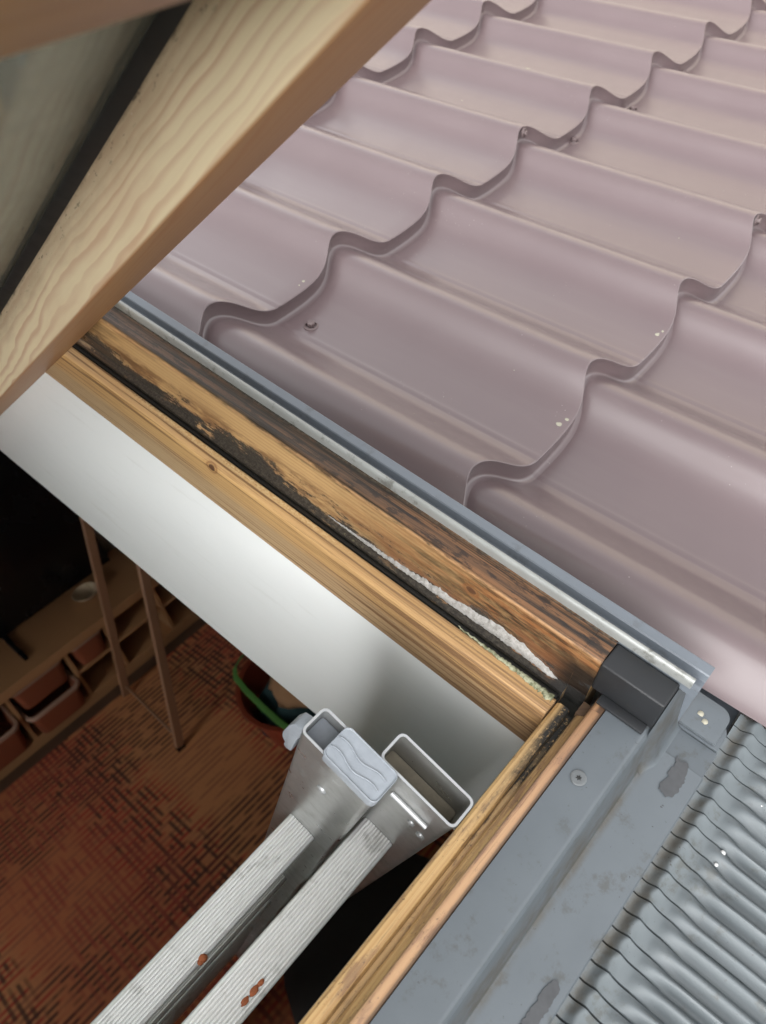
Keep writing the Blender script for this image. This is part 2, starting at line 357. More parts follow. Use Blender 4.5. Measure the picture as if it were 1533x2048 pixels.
# ================================================================== WINDOW FRAME (moulded pine)
def mould_post(t, u, v, c, r, h, fibre, ln):
    """weathering of the jamb: v runs round the moulding (arc metres), u up the slope"""
    n1 = t.noise(t.comb(t.mul(u, 20), t.mul(v, 90), 1), 1.0, 6, 0.68)
    n2 = t.noise(t.comb(t.mul(u, 8), t.mul(v, 60), 5), 1.0, 5, 0.7)
    n3 = t.noise(t.comb(t.mul(u, 330), t.mul(v, 420), 2), 1.0, 4, 0.75)
    n4 = t.noise(t.comb(t.mul(u, 55), t.mul(v, 200), 12), 1.0, 5, 0.7)
    streak = t.noise(t.comb(t.mul(u, 3), t.mul(v, 300), 8), 1.0, 4, 0.62)
    streak2 = t.noise(t.comb(t.mul(u, 9), t.mul(v, 650), 21), 1.0, 4, 0.62)
    vw = t.add(v, t.mul(t.add(n2, -0.5), 0.014))
    a0, a1, b0, b1, c1 = JA
    onA = t.smooth(v, a1 - .001, a1 + .002, 1.0, 0.0); onB = t.smooth(v, b0 - .009, b0 - .004)
    # inner face: pale by the lining, golden at the rim, thin dark grain lines
    c = t.mix(t.mul(t.mul(t.smooth(vw, .022, .034, 1.0, 0.0), onA), 0.75), c, t.mix(streak2, (0.30, 0.20, 0.11), (0.47, 0.36, 0.23)))
    c = t.mix(t.mul(t.band(vw, 0.034, a1, 0.008), 0.55), c, (0.50, 0.305, 0.125))
    lines = t.mul(t.smooth(streak, 0.53, 0.60), onA); c = t.mix(t.mul(lines, 0.80), c, (0.13, 0.060, 0.025))
    lines2 = t.mul(t.smooth(streak2, 0.55, 0.63), onA); c = t.mix(t.mul(lines2, 0.45), c, (0.20, 0.10, 0.04))
    endA = t.mul(t.smooth(t.add(u, t.mul(t.add(n2, -.5), .25)), 0.12, 0.36, 1.0, 0.0), onA)
    c = t.mix(t.mul(endA, t.smooth(streak, .38, .60, .25, .9)), c, t.mix(streak2, (0.075, 0.040, 0.022), (0.28, 0.16, 0.08)))
    # flaking pale edge at the rim
    fl = t.mul(t.mul(t.band(v, a1 - .007, a1 - .001, .002), t.band(u, .27, .52, .05)), t.smooth(n3, .46, .56)); c = t.mix(t.mul(fl, .75), c, (0.62, 0.47, 0.25))
    # upstand: brown wet stain of the lower corner, decaying to dark streaks
    corner = t.smooth(t.add(u, t.mul(t.add(n2, -0.5), 0.34)), 0.12, 0.36, 1.0, 0.0)
    cs = t.mix(t.smooth(t.add(t.mul(streak, .45), t.mul(n1, .55)), .42, .58), (0.010, 0.006, 0.005), (0.190, 0.075, 0.027))
    c = t.mix(t.mul(t.mul(corner, onB), t.smooth(n4, .25, .60, .55, .97)), c, cs)
    # reddish decayed streaks through the middle
    red = t.mul(t.mul(t.band(vw, b0 + .002, b0 + .026, 0.007), t.smooth(n1, 0.44, 0.58)), onB); c = t.mix(t.mul(red, 0.75), c, t.mix(streak2, (0.05, 0.02, 0.012), (0.20, 0.085, 0.035)))
    bs = t.mul(t.smooth(streak, .585, .66), onB); c = t.mix(t.mul(bs, .55), c, (0.14, 0.06, 0.025))
    # black mould: thick at the groove, thinning up the face, speckled at its edge
    gap = t.noise(t.comb(t.mul(u, 26), t.mul(v, 45), 31), 1.0, 4, .65)
    reach = t.add(0.0015, t.mul(t.smooth(t.add(t.mul(n2, .6), t.mul(gap, .4)), .38, .62), 0.036))
    rel = t.math('DIVIDE', t.add(v, -b0 + .006), reach)
    dens = t.smooth(rel, 0.15, 1.25, 1.0, 0.0)
    m = t.mul(t.smooth(t.add(t.mul(n3, .62), t.add(t.mul(n4, .38), t.mul(dens, .42))), .60, .80), t.mul(t.smooth(v, a1 - .004, a1 + .001), t.smooth(rel, 1.0, 1.9, 1.0, 0.0)))
    m = t.mul(m, t.smooth(t.add(t.mul(gap, .6), t.add(t.mul(n4, .4), t.mul(dens, .10))), .40, .56))
    c = t.mix(t.mul(t.mul(t.smooth(rel, .2, 1.6, 1.0, 0.0), onB), .55), c, (0.15, 0.075, 0.035))
    c = t.mix(t.mul(m, .95), c, t.mix(t.smooth(n3, .40, .66), (0.005, 0.005, 0.004), (0.046, 0.040, 0.030)))
    green = t.mul(t.mul(t.smooth(n2, .56, .66), t.smooth(n3, .52, .6)), t.mul(onB, .5)); c = t.mix(green, c, (0.16, 0.15, 0.075))
    ck = t.mul(t.smooth(t.add(u, t.mul(t.add(n1, -.5), .03)), .066, .098, 1.0, 0.0), t.smooth(v, b0 - .02, b0 - .01)); ck = t.mul(ck, t.smooth(vw, b0 + .026, b0 + .040, 1.0, 0.0)); c = t.mix(t.mul(ck, .95), c, (0.008, 0.007, 0.006))
    # mould creeping on to the rim of the inner face
    rm = t.mul(t.band(v, a1 - .010, a1, .003), t.smooth(t.add(t.mul(n3, .5), t.mul(n2, .6)), .62, .76)); c = t.mix(t.mul(rm, .9), c, (0.030, 0.027, 0.020))
    # dark brown streaks at the upper end, by the sash
    up = t.mul(t.smooth(t.add(u, t.mul(t.add(n1, -.5), .30)), 0.50, 0.68), onB); c = t.mix(t.mul(up, 0.9), c, t.mix(t.smooth(streak, .35, .68), (0.010, 0.008, 0.006), (0.11, 0.055, 0.022)))
    # weathered top of the upstand
    top = t.smooth(vw, b1 - .004, b1 + .003)
    tc = t.mix(t.smooth(t.add(t.mul(streak, .5), t.add(t.mul(streak2, .3), t.mul(n1, .2))), 0.45, 0.60), (0.006, 0.005, 0.004), (0.088, 0.043, 0.021))
    tc = t.mix(t.mul(t.smooth(t.add(u, t.mul(t.add(n2, -.5), .3)), .12, .30, 1.0, 0.0), t.smooth(streak, .42, .60, 0.0, .8)), tc, (0.17, 0.080, 0.034))
    tc = t.mix(t.mul(t.smooth(n4, .50, .60), .8), tc, (0.005, 0.004, 0.004))
    c = t.mix(t.mul(top, 0.97), c, tc)
    c = t.mix(t.mul(t.mul(top, t.smooth(streak2, .60, .68)), .7), c, (0.012, 0.010, 0.008))
    arris = t.mul(t.band(v, b1 - .0016, b1 + .0010, 0.0010), t.smooth(n4, .36, .56)); c = t.mix(t.mul(arris, 0.65), c, (0.50, 0.29, 0.14))
    grn = t.mul(t.smooth(v, c1 - .009, c1 - .003), t.smooth(n3, 0.44, 0.58)); c = t.mix(t.mul(grn, 0.6), c, (0.19, 0.19, 0.15))
    c = t.mix(t.mul(t.band(v, a1 + .001, b0 - .008, 0.001), 0.9), c, (0.012, 0.012, 0.010))
    # knots
    for ku, kv, kr in ((0.152, b0 + .030, .0036), (0.40, a0 - .003, .0034)):
        du, dv = t.mul(t.add(u, -ku), 0.75), t.add(v, -kv)
        dist = t.math('SQRT', t.add(t.mul(du, du), t.mul(dv, dv)))
        dd = t.add(dist, t.mul(t.add(n4, -.5), .0022)); ringk = t.math('SINE', t.mul(dd, 1700.0))
        c = t.mix(t.mul(t.smooth(dd, kr * 2.6, kr * 1.2, 0.0, 1.0), t.add(0.40, t.mul(ringk, 0.3))), c, (0.17, 0.065, 0.022))
        c = t.mix(t.smooth(dd, kr * 1.0, kr * .7, 0.0, 1.0), c, t.mix(n3, (0.03, 0.014, 0.008), (0.13, 0.055, 0.026)))
    r = t.smooth(t.add(m, t.mul(n4, .4)), 0.1, 1.0, 0.38, 0.85)
    h = t.add(h, t.add(t.mul(m, t.mul(n3, 3.5)), t.add(t.mul(t.mul(top, streak2), 3.0), t.mul(streak, .8))))
    return c, r, h
jamb = [(.2475, -.0500), (.2475, -.0030), (.2480, .0010), (.2492, .0028), (.2510, .0034), (.2600, .0034), (.2612, .0028), (.2620, .0010), (.2626, -.0080),
        (.2692, -.0080), (.2696, .0006), (.2745, .0022), (.2755, .0455), (.2760, .0485), (.2775, .0506), (.2800, .0512), (.3000, .0518), (.3000, -.0745), (.2622, -.0745), (.2622, -.0500)]
_, _, _, arc = prism(jamb, 0, 1, 0, PU)
JA = (arc[3], arc[7], arc[11], arc[13], arc[16])
M_jamb = wood('weathered_pine', (0.52, 0.340, 0.160), (0.36, 0.19, 0.075), 260, 2.2, seed=3.0, along=1.2, across=10, line=0.5, coat=0.04, post=mould_post)
M_pine_c = wood('clean_pine', (0.56, 0.36, 0.15), (0.36, 0.17, 0.06), 240, 2.0, seed=11, along=1.4, across=12, line=0.5)
def rail_post(t, u, v, c, r, h, fibre, ln):
    n1 = t.noise(t.comb(t.mul(u, 30), t.mul(v, 130), 1), 1.0, 5, 0.65)
    n3 = t.noise(t.comb(t.mul(u, 380), t.mul(v, 420), 2), 1.0, 3, 0.7)
    near = t.smooth(t.add(u, t.mul(t.add(n1, -.5), .14)), 0.150, 0.245)
    g0, g1, b1_, c0_, c1_ = RA
    # black mould spreads from the corner along the groove
    m = t.add(t.mul(t.band(v, g0 - .0125, g1 + .007, .0025), near), t.mul(t.band(v, g0 - .0070, g1 + .004, .0022), t.mul(t.smooth(n1, .52, .66), .6)))
    m = t.mul(m, t.smooth(n3, .22, .50))
    c = t.mix(t.mul(t.smooth(v, c0_ - .001, c0_ + .001), .65), c, t.mix(n1, (0.25, 0.125, 0.080), (0.40, 0.255, 0.165)))
    c = t.mix(t.mul(t.mul(near, t.smooth(v, g1, b1_)), .45), c, (0.16, 0.07, 0.03))
    spots = t.mul(t.smooth(n3, .58, .68), t.smooth(n1, .44, .56)); c = t.mix(t.mul(spots, .7), c, (0.05, 0.03, 0.02))
    st = t.noise(t.comb(t.mul(u, 9), t.mul(v, 700), 4), 1.0, 5, .7); c = t.mix(t.mul(t.smooth(st, .56, .66), .6), c, (0.11, 0.055, 0.028))
    lt = t.smooth(n1, .50, .66); c = t.mix(t.mul(lt, .6), c, (0.13, 0.068, 0.05))
    ed = t.mul(t.smooth(v, c1_ - .0022, c1_ - .0004), .8); c = t.mix(ed, c, (0.05, 0.03, 0.022))
    c = t.mix(m, c, (0.016, 0.015, 0.013))
    return c, t.smooth(m, .2, .9, .45, .8), t.add(h, t.mul(n3, t.add(.3, t.mul(m, 2.0))))
rail = [(.0660, -.0740), (.0660, -.0040), (.0652, -.0012), (.0632, .0006), (.0610, .0010), (.0580, .0010), (.0566, .0003), (.0558, -.0015), (.0555, -.0070),
        (.0520, -.0070), (.0516, -.0020), (.0505, .0005), (.0462, .0045), (.0452, .0060), (.0448, .0165), (.0440, .0183), (.0428, .0190), (.0372, .0196), (.0366, .0190), (.0366, -.0740)]
_, _, _, rarc = prism(rail, 0, 1, 0, PX)
RA = (rarc[8], rarc[9], rarc[12], rarc[14], rarc[17])
M_rail = wood('stained_pine', (0.52, 0.345, 0.155), (0.36, 0.19, 0.075), 330, 2.0, seed=7, along=1.6, across=14, line=0.5, coat=.06, post=rail_post)

frame = Thing('window_frame', (-0.25, 0.066, -0.07), 'weathered pine roof window frame with black mould in its corner', 'window frame')
# side jamb: the inner moulding stops against the bottom rail, the upstand runs on to the corner block
v, f, uvs, _ = prism(jamb, 0.0665, 1.262, 1, PU); fix_normals(frame.mesh('side_jamb', v, f, M_jamb, uvs=uvs))
jl = [(-0.5 - x, n) for x, n in jamb]
v, f, uvs, _ = prism(jl, 0.0665, 1.262, 1, PU); fix_normals(frame.mesh('side_jamb', v, f, M_pine_c, uvs=uvs))
v, f, uvs, _ = prism(rail, -0.7622, 0.2622, 0, PX); fix_normals(frame.mesh('bottom_rail', v, f, M_rail, uvs=uvs))
v, f, uvs, fa = prism([(.2624, -.0745), (.2624, -.012), (.2745, -.012), (.2745, .0022), (.2755, .0455), (.2760, .0485), (.2775, .0506), (.2800, .0512), (.3000, .0518), (.3000, -.0745)], 0.0525, 0.0664, 1, PU)
uvs = [[(a, b - fa[3] + JA[2]) for a, b in q] for q in uvs]
fix_normals(frame.mesh('jamb_foot', v, f, M_jamb, uvs=uvs))
frame.box('rail_tongue', (0.2623, 0.0368, -0.0740), (0.2732, 0.0520, 0.0020), M_rail)
v, f, uvs, _ = prism([(.0449, .0022), (.0448, .0165), (.0440, .0183), (.0428, .0190), (.0372, .0196), (.0368, .0190), (.0368, .0022)], 0.2623, 0.2732, 0, PX)
uvs = [[(a, b + RA[3] - .012) for a, b in q] for q in uvs]
fix_normals(frame.mesh('rail_tip', v, f, M_rail, uvs=uvs))
v, f, uvs, _ = prism([(1.3, -.074), (1.3, .05), (1.262, .05), (1.262, -.074)], -0.80, 0.30, 0, PX); fix_normals(frame.mesh('top_rail', v, f, M_pine_c, uvs=uvs))
M_seal = plain('black_seal', (0.016, 0.016, 0.015), 0.55, 0, 0.4, 300, 0.4)
v, f, uvs, _ = prism([(.2630, -.0079), (.2630, -.0016), (.2642, .0004), (.2664, .0000), (.2682, -.0020), (.2688, -.0079)], 0.068, 1.255, 1, PU)
fix_normals(frame.mesh('seal', v, f, M_seal, smooth=40))
# white fungal crust along the foot of the upstand, yellowish foam at the groove edge
def crust_mat(name, a, b, c0):
    t = NT(name); o = t.obj(); n = t.noise(o, 260, 5, .7); n2 = t.noise(o, 900, 3, .7); n5 = t.noise(o, 90, 3, .6)
    c = t.mix(t.smooth(n, .35, .62), a, b); c = t.mix(t.mul(t.smooth(t.add(t.mul(n2, .5), t.mul(n5, .5)), .55, .64), .7), c, c0)
    t.set(Base_Color=c, Roughness=.95, Specular_IOR_Level=.15, Normal=t.bump(t.add(n, n2), .6, .0008)); return t.m
M_crust = crust_mat('white_crust', (0.22, 0.21, 0.195), (0.31, 0.30, 0.285), (0.10, 0.095, 0.085))
M_foam = crust_mat('yellowish_foam', (0.10, 0.105, 0.06), (0.30, 0.30, 0.21), (0.04, 0.04, 0.025))
def crust(name, u0, u1, hfun, at, mat, nu=90, nv=9, thick=.0022):
    jit = rng.random((nv, nu)) * .0007; edge = np.convolve(rng.random(nu + 8), np.ones(9) / 9, 'valid')[:nu]; rag = rng.random(nu); lo = rng.random(nu) * .0012
    def fn(i, j):
        u = u0 + (u1 - u0) * i / (nu - 1); a = j / (nv - 1); hh = hfun(i / (nu - 1)) * (0.45 + 0.7 * edge[i] + .4 * rag[i] * (hfun(i / (nu - 1)) < .008)) + .0002
        out = thick * (math.sin(math.pi * min(1, a * 1.05 + .02)) ** .6 if a < .98 else 0) * min(1, hh / .004) + jit[j, i] * (0 < j < nv - 1) * min(1, hh / .003)
        return at(u + (rag[i] - .5) * .0006, lo[i] + a * hh, out)
    v, f = grid(nu, nv, fn); return frame.mesh(name, v, f, mat, smooth=True)
def hc(a): return np.interp(a, [0, .05, .13, .26, .38, .50, .62, .80, 1], [.0, .008, .0150, .0165, .0120, .0070, .0040, .0022, .0003])
crust('mould_crust', 0.074, 0.290, hc, lambda u, z, o: (.2745 - o - .0001 + z * .018, u, .0022 + z), M_crust, nu=150)
crust('foam_strip', 0.068, 0.150, lambda a: np.interp(a, [0, .2, .5, 1], [.0055, .0042, .0025, .0006]), lambda u, z, o: (.2632 - z, u, .0036 + o * .9), M_foam, nu=70, thick=.0018)

# ================================================================== WHITE LINING OF THE OPENING
M_white = NT('white_lining'); _o = M_white.obj(); _n = M_white.noise(_o, 7, 4, .6)
_c = M_white.mix(_n, (0.80, 0.825, 0.82), (0.84, 0.86, 0.855)); _s = M_white.noise(M_white.scale(_o, (40, 6, 60)), 1.0, 5, .7)
M_white = M_white.set(Base_Color=M_white.mix(M_white.mul(M_white.smooth(_s, .58, .72), .22), _c, (0.55, 0.54, 0.50)), Roughness=M_white.smooth(_s, .3, .7, .36, .5), Normal=M_white.bump(M_white.noise(_o, 240, 3), .05, .0004))
lin = Thing('reveal_lining', (-0.25, 0.07, -0.37), 'smooth white lining boards of the roof window opening', 'window lining')
def panel(x0, x1, u0, u1, top=-0.0505):
    pts = [(x0, u0, low_n(u0) - .004), (x1, u0, low_n(u0) - .004), (x1, u1, low_n(u1) - .004), (x0, u1, low_n(u1) - .004), (x0, u0, top), (x1, u0, top), (x1, u1, top), (x0, u1, top)]
    lin.mesh('lining_board', pts, box((0, 0, 0), (1, 1, 1))[1], M_white)
panel(0.2500, 0.2618, 0.0665, 1.2615); panel(-0.7618, -0.75, 0.0665, 1.2615); panel(-0.7618, 0.2618, 0.0540, 0.0660, -.0748); panel(-0.7618, 0.2618, 1.2620, 1.2740, -.0748)

# ================================================================== FLASHING
M_fl = mat_grey_metal('grey_flashing', (0.125, 0.142, 0.164), 0.40, 0.45)
M_lip = mat_grey_metal('worn_aluminium_lip', (0.30, 0.31, 0.30), 0.36, 0.95, 0.35)
M_cov = mat_grey_metal('grey_cover_plate', (0.082, 0.094, 0.105), 0.38, 0.75, 0.0, 0.030)
M_apr = mat_grey_metal('pleated_aluminium', (0.098, 0.113, 0.121), 0.54, 0.75, 0.0, -0.0105)
M_blk = mat_grey_metal('black_plastic', (0.011, 0.012, 0.014), 0.50, 0.25)
flash = Thing('window_flashing', (-0.25, -0.03, -0.04), 'grey metal flashing round the window with pleated apron below', 'flashing')
trim = [(.2990, .0530), (.2990, .0470), (.3085, .0462), (.3092, .0475), (.3100, .0512), (.3108, .0520), (.3178, .0520), (.3186, .0515), (.3190, .0500), (.3190, -.0300), (.3180, -.0300), (.3180, .0450), (.2952, .0450), (.2952, .0530)]
lip = [(.2945, .0519), (.2945, .0570), (.2950, .0588), (.2960, .0598), (.2972, .0598), (.2982, .0590), (.2988, .0575), (.2989, .0519)]
v, f, uvs, _ = prism(trim, -0.002, 1.32, 1, PU); fix_normals(flash.mesh('side_trim', v, f, M_fl, smooth=30))
v, f, uvs, _ = prism(lip, 0.003, 1.32, 1, PU); fix_normals(flash.mesh('trim_lip', v, f, M_lip, smooth=50))
trim_l = [(-0.5 - x, n) for x, n in trim]; v, f, uvs, _ = prism(trim_l, -0.002, 1.32, 1, PU); fix_normals(flash.mesh('side_trim', v, f, M_fl, smooth=30))
v, f, uvs, _ = prism([(1.30, .052), (1.42, .02), (1.42, .018), (1.30, .050)], -0.82, 0.32, 0, PX); fix_normals(flash.mesh('head_trim', v, f, M_fl))
cov = [(.0362, .0206), (.0118, .0206), (.0102, .0202), (.0090, .0192), (.0083, .0176), (.0034, -.0200), (.0026, -.0255), (.0012, -.0288), (-.0008, -.0300), (-.0330, -.0300), (-.0336, -.0304)]
covb = cov + [(p - .0008, q - .0012) for p, q in reversed(cov)]
v, f, uvs, _ = prism(covb, -0.82, 0.2965, 0, PX, seg=4); fix_normals(flash.mesh('cover_plate', v, f, M_cov, smooth=35))
# lower flat runs on past the corner; a sheet stands up under the trim end
fl2 = [(.0300, -.0307), (-.0320, -.0303), (-.0334, -.0304), (-.0336, -.0316), (.0300, -.0318)]
v, f, uvs, _ = prism(fl2, 0.2965, 0.3188, 0, PX); fix_normals(flash.mesh('lower_sheet', v, f, M_cov, smooth=35))
def corner(i, j):
    b = sm(0, 1, i / 5); a = j / 10
    u_ = (1 - b) * np.interp(a, [0, .1, .2, .3, 1], [-.0012, .0010, .0022, .0030, .0080]) + b * np.interp(a, [0, .12, .3, .6, 1], [-.0060, -.0034, -.0006, .0034, .0080])
    n_ = np.interp(a, [0, .1, .2, .3, 1], [-.0298, -.0284, -.0250, -.0195, .0204 + .0256 * b])
    return (.2705 + .0482 * i / 16, u_, n_)
flash.mesh('corner_sheet', *grid(17, 11, corner), M_cov, smooth=True)
flash.box('corner_cap', (0.2738, 0.0085, 0.0209), (0.2943, 0.0523, 0.0510), M_blk, .0016, seg=3)
flash.box('cap_tab', (0.2660, 0.0112, 0.0209), (0.2736, 0.0440, 0.0236), M_blk, .0011, seg=2)
# gutter beside the frame, with folded rounded ends
flash.box('gutter_floor', (0.3192, -0.0320, -0.0480), (0.372, 1.30, -0.0470), M_fl)
def plate(name, x0, x1, u0, u1, n, r, mat, th=.0022, round_x1=True):
    arcp = [(x1 - r + r * math.sin(a), u0 + r - r * math.cos(a)) for a in [math.pi / 2 * q / 6 for q in range(7)]]
    prof = [(x0, u0)] + arcp + [(x1, u1), (x0, u1)]
    k = len(prof); vv = [(a, b, n) for a, b in prof] + [(a, b, n - th) for a, b in prof]
    ff = [tuple(range(k)), tuple(reversed(range(k, 2 * k)))] + [(i, i + k, (i + 1) % k + k, (i + 1) % k) for i in range(k)]
    return fix_normals(flash.mesh(name, vv, ff, mat, bevel=.0006, seg=2, smooth=40))
plate('folded_sheet', 0.3205, 0.3500, -0.0290, 0.10, -0.0245, .009, M_cov, .003)
plate('folded_sheet', 0.3195, 0.3420, -0.0325, 0.02, -0.0285, .010, M_cov, .003)
M_steel = plain('zinc_screw', (0.17, 0.18, 0.185), 0.35, 0.6, 0.2, 300)
# countersunk star-drive screw in the cover plate
v, f = lathe([(.0050, .0), (.0049, .0006), (.0042, .0009), (.0036, .0009)], (.2172, .0257, .0207), 28)
k = 24; st = [(.0019 if j % 4 < 2 else .0012) for j in range(k)]
b = len(v); v += [(.2172 + st[j] * math.cos(6.2832 * j / k), .0257 + st[j] * math.sin(6.2832 * j / k), .0207 + z) for z in (.0009, .0001) for j in range(k)]
rim0 = 3 * 28
for j in range(28): f.append((rim0 + j, rim0 + (j + 1) % 28, b + (((j + 1) * k) // 28) % k, b + ((j * k) // 28) % k) if ((j * k) // 28) % k != (((j + 1) * k) // 28) % k else (rim0 + j, rim0 + (j + 1) % 28, b + ((j * k) // 28) % k))
for j in range(k): f.append((b + j, b + (j + 1) % k, b + k + (j + 1) % k, b + k + j))
scr = flash.mesh('screw', v, f, M_steel, smooth=30)
flash.mesh('screw_recess', [(.2172 + st[j] * math.cos(6.2832 * j / k), .0257 + st[j] * math.sin(6.2832 * j / k), .0209) for j in range(k)], [tuple(range(k))], M_seal, parent=scr)
# dark residue patches stuck on the flashing
M_res = plain('dark_residue', (0.052, 0.054, 0.058), 0.45, 0, 0.3, 200)
def patch(pts, n, mat, name='residue_patch'):
    q = []
    for (x0, u0), (x1, u1) in zip(pts, pts[1:] + pts[:1]):       # ragged outline
        d = math.dist((x0, u0), (x1, u1)); k = max(1, int(d / .0011))
        q += [(x0 + (x1 - x0) * i / k + random.uniform(-.0006, .0006), u0 + (u1 - u0) * i / k + random.uniform(-.0006, .0006)) for i in range(k)]
    flash.mesh(name, [(x, u, n) for x, u in q], [tuple(range(len(q)))], mat)
PT = [(.2993, -.0134), (.2971, -.0166), (.2987, -.0218), (.2946, -.0239), (.2852, -.0255), (.2754, -.0255), (.2705, -.0242), (.2686, -.0205), (.2705, -.0151), (.2743, -.0134), (.2803, -.0157), (.2867, -.0140), (.2919, -.0153)]
patch(PT, -.0294, M_res)
patch([(.060, -.0215), (.128, -.0225), (.1315, -.0240), (.1328, -.0265), (.1312, -.0290), (.128, -.0300), (.060, -.0290)], -.0294, M_res)

# pleated apron: flat-pressed folds by the edge, a cross rib, then open corrugation
NPL, SPP, PL = 100, 16, 0.0120
UA = sorted(set([-.0325, -.0350, -.0368] + [-.037 - .0010 * k for k in range(0, 20)] + [-.057 - .0025 * k for k in range(0, 18)] + [-.104 - .016 * k for k in range(0, 17)]), reverse=True)
xj = rng.normal(0, .0006, NPL + 2); hj = rng.normal(1, .14, NPL + 2)
def apron(i, j):
    q = i / SPP; k = int(q); fr = q - k; u = UA[j]
    x = -0.84 + (q) * PL + xj[k] * (1 - fr) + xj[k + 1] * fr
    op = sm(-.056, -.080, u)
    skew = (fr ** 1.25)
    big = .0033 * hj[k] * (-math.cos(2 * math.pi * skew)) * op
    edge = fr if fr < .5 else 1 - fr
    seam = -.0022 * max(0, 1 - edge / .065) * (1 - op) + (.0009 * fr) * (1 - op)
    rib = .0030 * math.exp(-((u + .0455) / .0036) ** 2) - .0012 * math.exp(-((u + .0375) / .0028) ** 2) - .0008 * math.exp(-((u + .0560) / .004) ** 2)
    lobe = .0012 * math.exp(-((u + .063) / .007) ** 2) * math.sin(math.pi * fr)
    wob = .0010 * math.sin(u * 40 + k * .7) * op
    x += .0016 * math.sin(u * 23 + k * .35) * op
    # the folds at the cross rib bow towards the window
    us = u + .0018 * math.sin(math.pi * fr) * math.exp(-((u + .0455) / .006) ** 2)
    return (x, us, -.0322 + .0012 * math.sin(x * 31 + u * 26) * op + big + seam + rib + lobe + wob - .030 * sm(-.07, -.33, u))
v, f = grid(NPL * SPP + 1, len(UA), apron)
flash.mesh('apron', v, f, M_apr, smooth=45)
M_wf = plain('white_fleck', (0.5, 0.5, 0.5), 0.4)
for x, u, n, r in ((.262, -.0655, -.0318, .0017), (.2525, -.0655, -.0318, .0013), (.306, -.071, -.0300, .0012)):
    v, f = lathe([(r, 0), (r * .8, r * .4), (r * .35, r * .6), (.00001, r * .62)], (x, u, n), 10); flash.mesh('fleck', v, f, M_wf, smooth=True)
for x, u, n in ((.3345, -.011, -.0243), (.331, -.016, -.0243)):
    v, f = lathe([(.0022, 0), (.0018, .0006), (.00001, .0008)], (x, u, n), 9); v = [(a + .0006 * math.sin(b * 9000), b, c) for a, b, c in v]; flash.mesh('lichen', v, f, M_drop, smooth=True)

# ================================================================== OPEN SASH (centre pivot, swung out)
TILT = math.radians(42.37)
SD = Vector((0, -math.cos(TILT), math.sin(TILT))); TN = Vector((0, -math.sin(TILT), -math.cos(TILT)))     # down the sash, towards the room
PV = Vector((0, 0.6169, 0.0))
def sp(x, s, t): q = PV + SD * s + TN * t; return (x, q.y, q.z)
PS = lambda l, p, q: sp(p, l, q)         # along the stile: profile (x, t)
PR = lambda l, p, q: sp(l, p, q)         # along the rail: profile (s, t)
sash = Thing('hinged_sash', (-0.25, 0.6169, 0), 'open pine window sash swung out over the roof', 'window sash')
def sash_post(t, u, v, c, r, h, fibre, ln):
    n1 = t.noise(t.comb(t.mul(u, 10), t.mul(v, 40), 1), 1.0, 5, 0.65); n3 = t.noise(t.comb(t.mul(u, 70), t.mul(v, 260), 2), 1.0, 3, 0.7)
    # water-stained edge along the glass
    e = t.mul(t.smooth(t.add(v, t.mul(t.add(n1, -.5), -.030)), SG - .024, SG - .004), t.smooth(v, SG + .004, SG + .008, 1.0, 0.0))
    c = t.mix(t.mul(e, .65), c, t.mix(n1, (0.36, 0.22, 0.10), (0.44, 0.36, 0.27)))
    d = t.mul(t.smooth(t.add(v, t.mul(n3, .006)), SG - .0020, SG + .0020), t.smooth(v, SG + .006, SG + .010, 1.0, 0.0)); c = t.mix(t.mul(d, .7), c, (0.10, 0.06, 0.03))
    sk = t.mul(t.smooth(t.add(v, t.mul(n1, .004)), SG - .012, SG - .001), t.smooth(n3, .60, .67)); c = t.mix(t.mul(sk, .8), c, (0.06, 0.045, 0.03))
    fl = t.mul(e, t.smooth(n3, .34, .26)); c = t.mix(t.mul(fl, .6), c, (0.66, 0.60, 0.48))
    c = t.mix(t.mul(t.smooth(v, .0485, .0465, 0.0, 1.0), .85), c, (0.36, 0.155, 0.055))     # room face: varnish tone, with its downward-facing shade put into the colour
    return c, r, h
stile = [(.2475, 0.0), (.2035, 0.0), (.2012, -.0008), (.2002, -.0024), (.2000, -.0045), (.1985, -.0470), (.1985, -.0490), (.1990, -.0620), (.2475, -.0620)]
_, _, _, sarc = prism(stile, 0, 1, 0, PS); SG = sarc[5]
M_sash = wood('pale_pine', (0.80, 0.665, 0.445), (0.60, 0.37, 0.235), 165, 6.5, seed=2.3, along=1.9, across=16, rough=.5, coat=.05, line=.62, fib=.05, mid_w=.22, post=sash_post)
M_sash2 = wood('shaded_varnished_pine', (0.46, 0.24, 0.10), (0.36, 0.17, 0.06), 120, 2.5, seed=5.3, along=1.5, across=12, rough=.4, coat=.4, line=.25, fib=.04)  # sash rails: shade of the room side put into the varnish colour
M_rub = plain('black_gasket', (0.020, 0.020, 0.020), 0.5, 0, 0.2, 60)
M_spc = plain('grey_spacer', (0.30, 0.34, 0.36), 0.4, 0.3, 0.1, 60)
S0, S1 = -0.60, 0.690
v, f, uvs, _ = prism(stile, S0, S1, 0, PS); fix_normals(sash.mesh('stile', v, f, M_sash, uvs=uvs, smooth=35))
v, f, uvs, _ = prism([(-0.5 - a, b) for a, b in stile], S0, S1, 0, PS); fix_normals(sash.mesh('stile', v, f, M_sash, uvs=uvs, smooth=35))
for a, b, nm in ((0.625, 0.690, 'bottom_rail'), (S0, S0 + .065, 'top_rail')):
    rp = [(a, -.0040), (a + .0012, -.0010), (a + .004, 0.0), (b - .004, 0.0), (b, -.004), (b, -.062), (a + .0008, -.062), (a + .0006, -.049)]
    v, f, uvs, _ = prism(rp, -0.6978, 0.1978, 0, PR); fix_normals(sash.mesh(nm, v, f, M_sash2, uvs=uvs, smooth=35))
